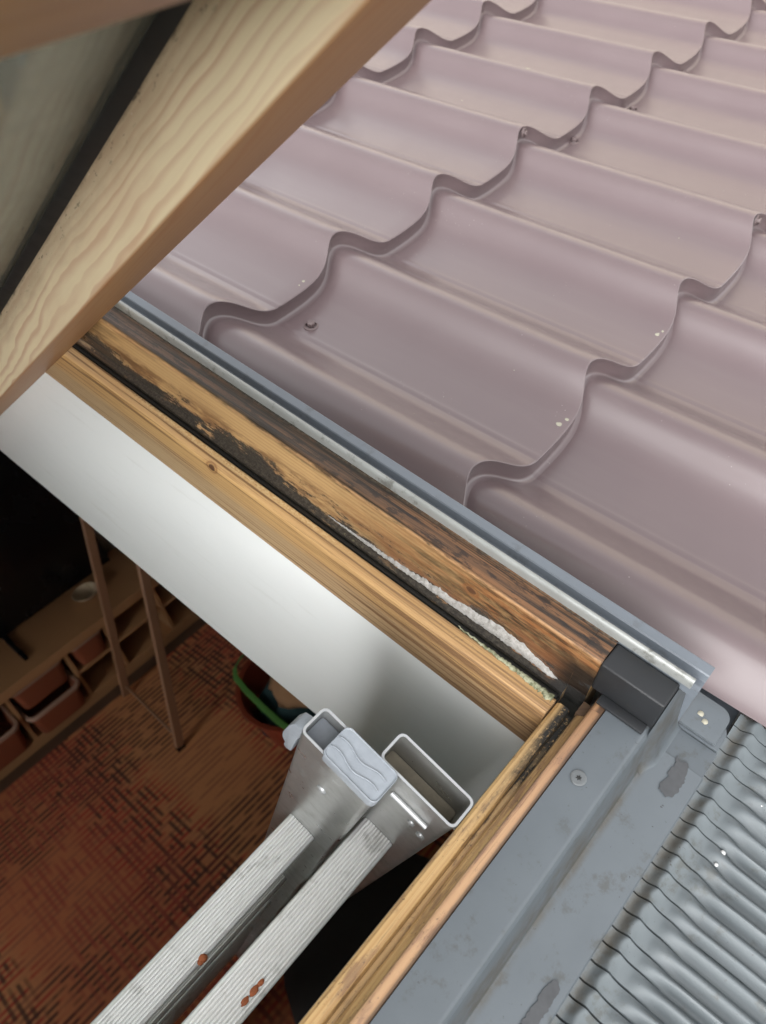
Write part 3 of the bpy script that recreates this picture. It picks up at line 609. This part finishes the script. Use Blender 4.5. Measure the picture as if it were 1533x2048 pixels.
gk = [(.1984, -.0445), (.1955, -.0462), (.1930, -.0498), (.1930, -.0506), (.1984, -.0506)]
v, f, uvs, _ = prism(gk, S0 + .066, 0.6245, 0, PS); fix_normals(sash.mesh('gasket', v, f, M_rub, smooth=30))
v, f, uvs, _ = prism([(-.5 - a, b) for a, b in gk], S0 + .066, 0.6245, 0, PS); fix_normals(sash.mesh('gasket', v, f, M_rub, smooth=30))
rg = [(.6245, -.0440), (.6205, -.0500), (.6205, -.0506), (.6245, -.0506)]
v, f, uvs, _ = prism(rg, -0.693, 0.1928, 0, PR); fix_normals(sash.mesh('gasket', v, f, M_rub, smooth=30))
def glass_mat():
    t = NT('window_glass'); o = t.obj(); n = t.noise(o, 30, 4, .6); t.t.nodes.remove(t.b)
    fr = t.node('ShaderNodeFresnel'); fr.inputs[0].default_value = 1.5
    tr = t.node('ShaderNodeBsdfTransparent'); tr.inputs[0].default_value = (0.92, 0.955, 0.935, 1)
    gl = t.node('ShaderNodeBsdfGlossy'); t.put(gl.inputs['Roughness'], t.smooth(n, .3, .8, .03, .12))
    mx = t.node('ShaderNodeMixShader'); t.put(mx.inputs[0], fr.outputs[0]); t.put(mx.inputs[1], tr.outputs[0]); t.put(mx.inputs[2], gl.outputs[0])
    df = t.node('ShaderNodeBsdfDiffuse'); df.inputs[0].default_value = (0.62, 0.59, 0.52, 1)
    tl = t.node('ShaderNodeBsdfTranslucent'); tl.inputs[0].default_value = (0.62, 0.59, 0.52, 1)
    m2 = t.node('ShaderNodeMixShader'); m2.inputs[0].default_value = .6; t.put(m2.inputs[1], df.outputs[0]); t.put(m2.inputs[2], tl.outputs[0])
    m3 = t.node('ShaderNodeMixShader'); t.put(m3.inputs[0], t.smooth(n, .2, .8, .12, .28)); t.put(m3.inputs[1], mx.outputs[0]); t.put(m3.inputs[2], m2.outputs[0])
    t.put(t.out.inputs[0], m3.outputs[0])
    return t.m
M_glass = glass_mat()
for t0 in (-.0510, -.0670):
    v = [sp(a, b, c) for a, b, c in box((-0.6975, S0 + .062, t0 - .004), (.1975, .6285, t0))[0]]
    fix_normals(sash.mesh('pane', v, box((0, 0, 0), (1, 1, 1))[1], M_glass))
v, f, uvs, _ = prism([(.1850, -.0552), (.1960, -.0552), (.1960, -.0668), (.1850, -.0668)], S0 + .064, .626, 0, PS); fix_normals(sash.mesh('spacer', v, f, M_spc))
v, f, uvs, _ = prism([(.6150, -.0552), (.6260, -.0552), (.6260, -.0668), (.6150, -.0668)], -.695, .1845, 0, PR); fix_normals(sash.mesh('spacer', v, f, M_spc))
v, f, uvs, _ = prism([(.1990, -.0625), (.2480, -.0625), (.2480, -.0840), (.1870, -.0840), (.1870, -.0715), (.1990, -.0715)], S0, S1 + .004, 0, PS); fix_normals(sash.mesh('cladding', v, f, M_fl))
v, f, uvs, _ = prism([(.629, -.0625), (.694, -.0625), (.694, -.0840), (.612, -.0840), (.612, -.0715), (.629, -.0715)], -.68, .1868, 0, PR); fix_normals(sash.mesh('cladding', v, f, M_fl))

# ================================================================== LADDER
LD = Vector((0, 0.224, -0.9746)); LE = Vector((0, -0.9746, -0.224))       # down the ladder, across the stile towards the eaves
LO = Vector((0, 0.1700, 0.0240))
def lp(x, d, e): q = LO + LD * d + LE * e; return (x, q.y, q.z)
lad = Thing('aluminium_ladder', lp(-0.05, 2.74, 0.05), 'aluminium ladder with ribbed rungs leaning in the window opening', 'ladder')
def alu_mat(name, base, rough, stretch, spot, bmp, metal=.8):
    t = NT(name); o = t.obj()
    n1 = t.noise(o, 40, 5, .65); n2 = t.noise(t.scale(o, stretch), 1.0, 3, .6); n3 = t.noise(o, 300, 3, .7)
    c = t.mix(n2, tuple(x * .78 for x in base), tuple(min(1, x * 1.08) for x in base))
    c = t.mix(t.mul(t.smooth(n1, .52, .72), .45), c, (0.24, 0.235, 0.21)); c = t.mix(t.mul(t.smooth(n3, .70, .78), spot), c, (0.15, 0.14, 0.13))
    t.set(Base_Color=c, Metallic=metal, Roughness=t.smooth(n1, .3, .75, rough, rough + .2), Normal=t.bump(t.add(n2, t.mul(n3, .4)), bmp, .0004))
    return t.m
M_alu = alu_mat('stile_aluminium', (0.46, 0.465, 0.455), .26, (60, 14, 14), .3, .02)
M_rung = alu_mat('rung_aluminium', (0.93, 0.93, 0.92), .36, (6, 260, 260), .25, .03, .45)
M_cut = plain('cut_aluminium', (0.40, 0.41, 0.42), .38, .5, .08, 200)
M_cap = plain('grey_plastic_cap', (0.215, 0.235, 0.262), .42, 0, .25, 90, .5)
M_rust = plain('rust', (0.24, 0.07, 0.025), .8, 0, .4, 300)
def rrect(x0, x1, e0, e1, r, k=4):
    pts = []
    for cx, ce, a0 in ((x1 - r, e1 - r, 0), (x0 + r, e1 - r, 90), (x0 + r, e0 + r, 180), (x1 - r, e0 + r, 270)):
        for q in range(k + 1): a = math.radians(a0 + 90 * q / k); pts.append((cx + r * math.cos(a), ce + r * math.sin(a)))
    return pts
def stile_tube(x0, x1, e0, e1, d0, d1):
    th = .0017; o_, i_ = rrect(x0, x1, e0, e1, .0045), rrect(x0 + th, x1 - th, e0 + th, e1 - th, .0030); n = len(o_)
    v = [lp(a, d0, b) for a, b in o_] + [lp(a, d1, b) for a, b in o_] + [lp(a, d0 + .0003, b) for a, b in i_] + [lp(a, d1, b) for a, b in i_]
    f = [(i, (i + 1) % n, n + (i + 1) % n, n + i) for i in range(n)] + [(2 * n + (i + 1) % n, 2 * n + i, 3 * n + i, 3 * n + (i + 1) % n) for i in range(n)]
    o = fix_normals(lad.mesh('stile', v, f, M_alu, smooth=40))
    v = [lp(a, d0 - .0004, b) for a, b in o_] + [lp(a, d0 - .0004, b) for a, b in i_] + [lp(a, d0 + .0006, b) for a, b in o_] + [lp(a, d0 + .0006, b) for a, b in i_]
    f = [(i, (i + 1) % n, n + (i + 1) % n, n + i) for i in range(n)] + [(i, (i + 1) % n, 2 * n + (i + 1) % n, 2 * n + i) for i in range(n)] + [(n + i, n + (i + 1) % n, 3 * n + (i + 1) % n, 3 * n + i) for i in range(n)]
    fix_normals(lad.mesh('cut_edge', [tuple(Vector(q)) for q in v], f, M_cut, parent=None))
    return o
A0, A1 = .1262, .1488; B0, B1 = .1494, .1722
stile_tube(A0, A1, 0, .0615, 0, 2.74); stile_tube(B0, B1, .0455, .1070, 0, 2.74)
XL = -.300
def plug(name, x0, x1, e0, e1, d, mat):
    q = rrect(x0 + .002, x1 - .002, e0 + .002, e1 - .002, .0025); m = len(q)
    v = [lp(a, d, b) for a, b in q] + [lp(a, d + .02, b) for a, b in q]
    fix_normals(lad.mesh(name, v, [tuple(range(m)), tuple(reversed(range(m, 2 * m)))] + [(i, (i + 1) % m, m + (i + 1) % m, m + i) for i in range(m)], mat))
plug('inner_plug', A0, A1, 0, .0615, .014, M_cap); plug('inner_plug', B0, B1, .0455, .1070, .034, plain('dirty_plug', (0.20, 0.175, 0.13), .8, 0, .45, 90, .6))
stile_tube(XL - .0226, XL, 0, .0615, 0, 2.74); stile_tube(XL - .0460, XL - .0232, .0455, .1070, 0, 2.74)
def rung(x0, x1, d, e):
    """hollow rung with a ribbed tread"""
    w, hgt, nr = .0285, .0270, 9; top = []
    for q in range(nr * 4 + 1):
        a = q / (nr * 4); z = -.0015 * (1 - (0.5 + 0.5 * math.cos(2 * math.pi * a * nr)) ** 3)
        top.append((e - w / 2 + .0026 + (w - .0052) * a, d - hgt / 2 - .0004 + z))
    prof = [(e - w / 2, d + hgt / 2 - .004), (e - w / 2, d - hgt / 2 + .0032), (e - w / 2 + .0009, d - hgt / 2 + .0008)] + top + [(e + w / 2 - .0009, d - hgt / 2 + .0008), (e + w / 2, d - hgt / 2 + .0032), (e + w / 2, d + hgt / 2 - .004), (e + w / 2 - .004, d + hgt / 2), (e - w / 2 + .004, d + hgt / 2)]
    v, f, uvs, _ = prism(prof, x0, x1, 0, lambda l, p, q: lp(l, q, p)); return fix_normals(lad.mesh('rung', v, f, M_rung, smooth=28))
for q in range(9): rung(XL + .0003, A0 - .0003, .215 + .28 * q, .0305)
for q in range(9): rung(XL - .0228, B0 - .0003, .140 + .28 * q, .0775)
# grey plastic end plug, half out of the first stile
cv, cf = [], []
pr = rrect(A0 - .0008, A1 + .0008, .0185, .0632, .0042)
n = len(pr)
lev = [(-.0030, .90), (-.0040, .955), (-.0036, .985), (-.0020, 1.0), (.0075, 1.0)]
ce_, cx_ = (.0185 + .0632) / 2, (A0 + A1) / 2
for dd, s_ in lev:
    cv += [lp(cx_ + (a - cx_) * s_, dd, ce_ + (b - ce_) * (1 - (1 - s_) * .6)) for a, b in pr]
for r_ in range(len(lev) - 1): cf += [(r_ * n + i, r_ * n + (i + 1) % n, (r_ + 1) * n + (i + 1) % n, (r_ + 1) * n + i) for i in range(n)]
cf += [tuple(range(n))]
cap = fix_normals(lad.mesh('end_cap', cv, cf, M_cap, smooth=40))
for xa in (.1325, .1400):
    pts = [lp(xa + .0016 * math.sin(q * .9), -.0034, .0190 + .0040 * q) for q in range(11)]
    v, f = tube(pts, [.0002 + .0003 * math.sin(math.pi * (q + .5) / 11) ** .5 for q in range(11)], 8); lad.mesh('cap_ridge', v, f, M_cap, parent=cap, smooth=True)
# rivets, a stop bar and the catch lever
def rivet(x, d, e, r, side=-1):
    v, f = lathe([(r, 0), (r * .95, r * .25), (r * .6, r * .42), (.00001, r * .45)], (0, 0, 0), 14)
    v = [lp(x + side * c, d + a, e + b) for a, b, c in v]; return fix_normals(lad.mesh('rivet', v, f, M_cut, smooth=True))
rivet(A0, .066, .0300, .0042); rivet(B0, .052, .088, .0030); rivet(B0, .058, .098, .0036)
v, f = tube([lp(B0 - .0016, .030, e) for e in (.0660, .0700, .0900, .0960)], .0019, 8); lad.mesh('stop_bar', v, f, M_cut, smooth=40)
lv = [(.004, .0002), (.009, -.0070), (.022, -.0105), (.044, -.0135), (.054, -.0128), (.059, -.0095), (.0665, -.0105), (.069, -.0070), (.066, -.0030), (.056, -.0028), (.030, -.0010), (.024, .0002)]
v, f, uvs, _ = prism(lv, .1290, .1400, 0, lambda l, p, q: lp(l, p, q)); fix_normals(lad.mesh('catch_lever', v, f, M_cap, bevel=.0011, seg=2, smooth=40))
for x, d_, e_, r in ((.009, .2008, .0435, .0034), (.006, .2008, .0440, .0024)):
    v, f = lathe([(r, 0), (r * .9, r * .5), (r * .4, r * .8), (.00001, r * .85)], (0, 0, 0), 9)
    v = [lp(x + a * (1 + .2 * math.sin(b * 4000)), d_ - c, e_ + b) for a, b, c in v]; fix_normals(lad.mesh('rust_blob', v, f, M_rust, smooth=True))
for x, r in ((.024, .0022), (.018, .0030), (.010, .0026)):
    v, f = lathe([(r, 0), (r * .7, r * .10), (.00001, r * .12)], (0, 0, 0), 11)
    v = [lp(x + a * (1.3 + .3 * math.sin(b * 3000)), .1240 - c * 3, .0840 + b * .8) for a, b, c in v]; fix_normals(lad.mesh('rust_blob', v, f, M_rust, smooth=True))

# ================================================================== THE ROOM BELOW
def carpet_mat():
    t = NT('woven_carpet'); x, y, z = t.sep(t.obj())
    def dash(a, b, fa, fb, seed):
        """short dashes running along a, repeated across b"""
        row = t.math('FLOOR', t.mul(b, fb))
        jit = t.noise(t.comb(t.mul(a, fa), t.mul(row, 3.37), seed), 1.0, 1, .5)
        fr = t.math('FRACT', t.mul(b, fb))
        return t.mul(t.smooth(jit, .40, .54), t.mul(t.smooth(fr, .08, .36), t.smooth(fr, .56, .86, 1.0, 0.0)))
    wob = t.mul(t.add(t.noise(t.comb(x, y, 2), 3.0, 2, .5), -.5), .22)
    px = t.math('SINE', t.mul(t.add(x, wob), 8.2)); py = t.math('SINE', t.mul(t.add(y, wob), 7.1)); pz = t.math('SINE', t.add(t.mul(t.add(x, wob), 4.7), 1.9))
    c = t.mix(t.smooth(pz, -.5, .5), (0.62, 0.265, 0.100), (0.56, 0.175, 0.068))
    c = t.mix(t.mul(dash(x, y, 7, 36, 13), .55), c, (0.26, 0.085, 0.05))
    c = t.mix(t.mul(t.mul(dash(x, y, 9, 36, 1), t.smooth(px, -.5, .3)), .9), c, (0.46, 0.050, 0.028))
    c = t.mix(t.mul(t.mul(dash(x, y, 12, 36, 6), t.smooth(py, -.1, .5)), .85), c, (0.045, 0.020, 0.015))
    c = t.mix(t.mul(t.mul(dash(y, x, 12, 34, 9), t.smooth(px, .1, .6)), .85), c, (0.040, 0.018, 0.014))
    c = t.mix(t.mul(t.mul(dash(y, x, 9, 34, 4), t.smooth(pz, .2, .7)), .7), c, (0.38, 0.065, 0.040))
    c = t.mix(t.mul(t.noise(t.obj(), 90, 3, .6), .35), c, (0.20, 0.095, 0.055))
    t.set(Base_Color=c, Roughness=.95, Normal=t.bump(t.noise(t.obj(), 400, 2), .4, .002))
    return t.m
cp = Thing('carpet', (0, 1.6, 0), 'dark red and tan woven carpet on the room floor', 'carpet', roof=False)
cp.box('pile', (-1.6, 0.25, 0.0), (1.9, 2.98, 0.012), carpet_mat())
M_shelf = wood('shelf_wood', (0.44, 0.235, 0.11), (0.36, 0.18, 0.075), 60, 1.2, seed=3, along=1, across=5, rough=.5, line=.3)
M_binr = plain('bin_rim', (0.46, 0.30, 0.22), .5, 0, .1, 20); M_bin = plain('terracotta_bin', (0.26, 0.075, 0.035), .5, 0, .15, 20)
sh = Thing('shelf_unit', (0.4, 3.24, 0), 'low long wooden shelf unit with bins along the far wall', 'shelf', roof=False)
YF, YB = 3.06, 3.42
sh.box('top_board', (-0.9, YF - .07, .397), (1.7, YB, .447), M_shelf, .004)
sh.box('base_board', (-0.88, YF, .0), (1.68, YB, .062), M_shelf, .003)
sh.box('back_board', (-0.88, YB - .012, .0621), (1.68, YB - .001, .3969), plain('dark_back', (0.03, 0.022, 0.018), .8))
for x in (-.88, -.50, -.20, .115, .425, .645, .935, 1.22, 1.50): sh.box('divider', (x, YF, .0622), (x + .020, YB - .0125, .3968), M_shelf, .002)
for x0, x1, z in ((.665, .935, .205), (.955, 1.22, .205), (1.24, 1.50, .205), (.445, .645, .200)): sh.box('shelf_board', (x0 + .0005, YF + .004, z), (x1 - .0005, YB - .0126, z + .018), M_shelf, .002)
def bin_(x0, x1, z0, z1, label, dy=.0):
    b = Thing('storage_bin', ((x0 + x1) / 2, YF + .15, z0), label, 'bin', roof=False, group='bins in the shelf unit')
    y0, y1 = YF - .025 - dy, YF + .28; r = .035
    def ring(ins, z, rr):
        pts = []
        for cx, cy, a0 in ((x1 - ins - rr, y1 - ins - rr, 0), (x0 + ins + rr, y1 - ins - rr, 90), (x0 + ins + rr, y0 + ins + rr, 180), (x1 - ins - rr, y0 + ins + rr, 270)):
            for q in range(5): a = math.radians(a0 + 22.5 * q); pts.append((cx + rr * math.cos(a), cy + rr * math.sin(a), z))
        return pts
    def rings(rs):
        vv = [p for q in rs for p in q]; n = len(rs[0]); ff = [(k * n + i, k * n + (i + 1) % n, (k + 1) * n + (i + 1) % n, (k + 1) * n + i) for k in range(len(rs) - 1) for i in range(n)]
        return vv, ff, n
    vv, ff, n = rings([ring(.026, z0, r), ring(.012, z1 - .02, r), ring(.012, z1 - .004, r), ring(.017, z1 - .004, r), ring(.030, z0 + .006, r)])
    ff += [tuple(reversed(range(n))), tuple(4 * n + i for i in range(n))]; b.mesh('tray', vv, ff, M_bin, smooth=40)
    vv, ff, n = rings([ring(.0115, z1 - .022, r), ring(.004, z1 - .018, r), ring(.002, z1 - .003, r), ring(.004, z1, r), ring(.016, z1 + .001, r), ring(.018, z1 - .004, r)])
    b.mesh('rim', vv, ff, M_binr, smooth=40)
bin_(.137, .422, .225, .366, 'upper terracotta bin left of the shelf divider nearest the television foot')
bin_(.137, .422, .064, .205, 'lower terracotta bin directly below another wide bin', .03)
bin_(.447, .642, .225, .368, 'narrow terracotta bin right of the two stacked wide bins')
bin_(-.178, .112, .064, .225, 'terracotta bin low at the left end of the shelf', .02)
tv = Thing('television', (.25, 3.3, .447), 'black television standing on the low wooden shelf', 'television', roof=False)
M_tv = plain('black_screen', (0.006, 0.006, 0.007), .25, 0, .1, 5)
tv.box('screen', (-0.62, 3.30, .475), (.90, 3.335, 1.36), M_tv, .004)
for x in (-.40, .285): tv.box('foot', (x, 3.075, .4475), (x + .022, 3.40, .462), M_tv, .003); tv.box('foot_post', (x, 3.302, .4625), (x + .022, 3.334, .4745), M_tv)
dish = Thing('dish', (.690, 3.19, .4472), 'small pale dish on the shelf top before the television', 'dish', roof=False)
v, f = lathe([(.020, 0), (.026, .003), (.052, .020), (.066, .040), (.064, .041), (.048, .022), (.020, .008), (.00001, .007)], (.690, 3.19, .4475), 22); dish.mesh('bowl', v, f, plain('pale_glaze', (0.42, 0.33, 0.22), .3, 0, .3, 40), smooth=40)
es = Thing('easel', (.56, 2.65, 0), 'wooden folding stand with slim legs on the carpet by the shelf', 'easel', roof=False)
M_leg = wood('leg_wood', (0.30, 0.155, 0.085), (0.20, 0.10, 0.05), 80, 1, seed=9, rough=.5, line=.2)
def bar(name, a, b, w, th, mat):
    a, b = Vector(a), Vector(b); d = (b - a).normalized(); s_ = d.cross(Vector((0, 1, 0))).normalized() * w / 2; q = d.cross(s_).normalized() * th / 2
    v = [a - s_ - q, a + s_ - q, a + s_ + q, a - s_ + q, b - s_ - q, b + s_ - q, b + s_ + q, b - s_ + q]
    return fix_normals(es.mesh(name, v, box((0, 0, 0), (1, 1, 1))[1], mat, bevel=.003, seg=1))
bar('leg', (.526, 2.43, .03), (.90, 2.52, 1.28), .040, .022, M_leg)
es.box('rubber_foot', (.506, 2.418, .0125), (.548, 2.444, .032), M_tv, .003)
bar('leg', (.545, 2.93, .03), (.83, 2.80, 1.28), .040, .022, M_leg)
bar('brace', (.56, 2.90, .10), (.535, 2.46, .10), .014, .012, M_leg)
bar('top_bar', (.83, 2.80, 1.29), (.90, 2.52, 1.29), .03, .025, M_leg)
M_or = plain('orange_tub', (0.28, 0.050, 0.022), .5, 0, .1, 20); M_teal = plain('dark_teal_cloth', (0.016, 0.045, 0.048), .9, 0, .3, 30, .5); M_paper = plain('brown_paper', (0.36, 0.20, 0.10), .9, 0, .2, 20, .5)
tub = Thing('plastic_tub', (1.03, 2.06, .012), 'orange red plastic tub on the carpet under the white lining', 'tub', roof=False)
v, f = lathe([(.00001, 0), (.22, 0), (.235, .01), (.275, .215), (.292, .222), (.292, .232), (.270, .230), (.228, .02), (.00001, .016)], (1.03, 2.06, .0125), 36); tub.mesh('shell', v, f, M_or, smooth=40)
def heap(name, thing, c, r, h, mat, seed, sx=1.0, sy=1.0):
    rr = np.random.default_rng(seed); n1, n2 = 18, 9; amp = rr.random((n2, n1))
    def fn(i, j):
        a = 2 * math.pi * i / n1; t_ = j / (n2 - 1); k = r * math.cos(t_ * math.pi / 2) * (0.82 + .35 * amp[j, i % n1]); return (c[0] + sx * k * math.cos(a), c[1] + sy * k * math.sin(a), c[2] + h * math.sin(t_ * math.pi / 2) * (.85 + .3 * amp[j, (i * 3) % n1]))
    v, f = grid(n1 + 1, n2, fn); return thing.mesh(name, v, f, mat, smooth=True)
cl = Thing('folded_cloth', (1.0, 2.06, .03), 'dark teal cloth heaped in the orange tub', 'cloth', roof=False); heap('cloth_heap', cl, (1.02, 2.06, .03), .225, .25, M_teal, 3)
pb = Thing('paper_bag', (1.05, 2.02, .28), 'crumpled brown paper lying on the teal cloth', 'paper', roof=False); heap('paper_heap', pb, (.985, 2.02, .235), .13, .09, M_paper, 5, .8, 1.1)
stp = Thing('green_strap', (.85, 2.1, .25), 'bright green strap looped along the edge of the orange tub', 'strap', roof=False)
cpts = [(.93, 2.36), (.868, 2.335), (.835, 2.285), (.815, 2.18), (.80, 2.06), (.79, 1.94), (.79, 1.82), (.80, 1.74)]
vv = []
for (x, y) in cpts:
    z = .268; vv += [(x, y, z), (x + .026, y, z + .004), (x + .026, y, z - .002), (x, y, z - .006)]
ff = [(4 * k + a, 4 * k + (a + 1) % 4, 4 * k + 4 + (a + 1) % 4, 4 * k + 4 + a) for k in range(len(cpts) - 1) for a in range(4)] + [(0, 1, 2, 3), tuple(4 * (len(cpts) - 1) + a for a in (3, 2, 1, 0))]
fix_normals(stp.mesh('webbing', vv, ff, plain('green_webbing', (0.10, 0.27, 0.06), .6, 0, .25, 12), bevel=.003, smooth=40))
pf = Thing('pouf', (.42, 1.0, .012), 'guessed dark round pouf added on the dark floor behind the ladder', 'pouf', roof=False)  # guessed object, added where the floor behind the ladder lies dark
v, f = lathe([(.00001, 0), (.27, 0), (.31, .03), (.33, .14), (.31, .26), (.26, .31), (.12, .335), (.00001, .34)], (.42, 1.0, .0125), 36); pf.mesh('cushion', v, f, plain('charcoal_cloth', (0.030, 0.027, 0.026), .9, 0, .2, 40), smooth=40)
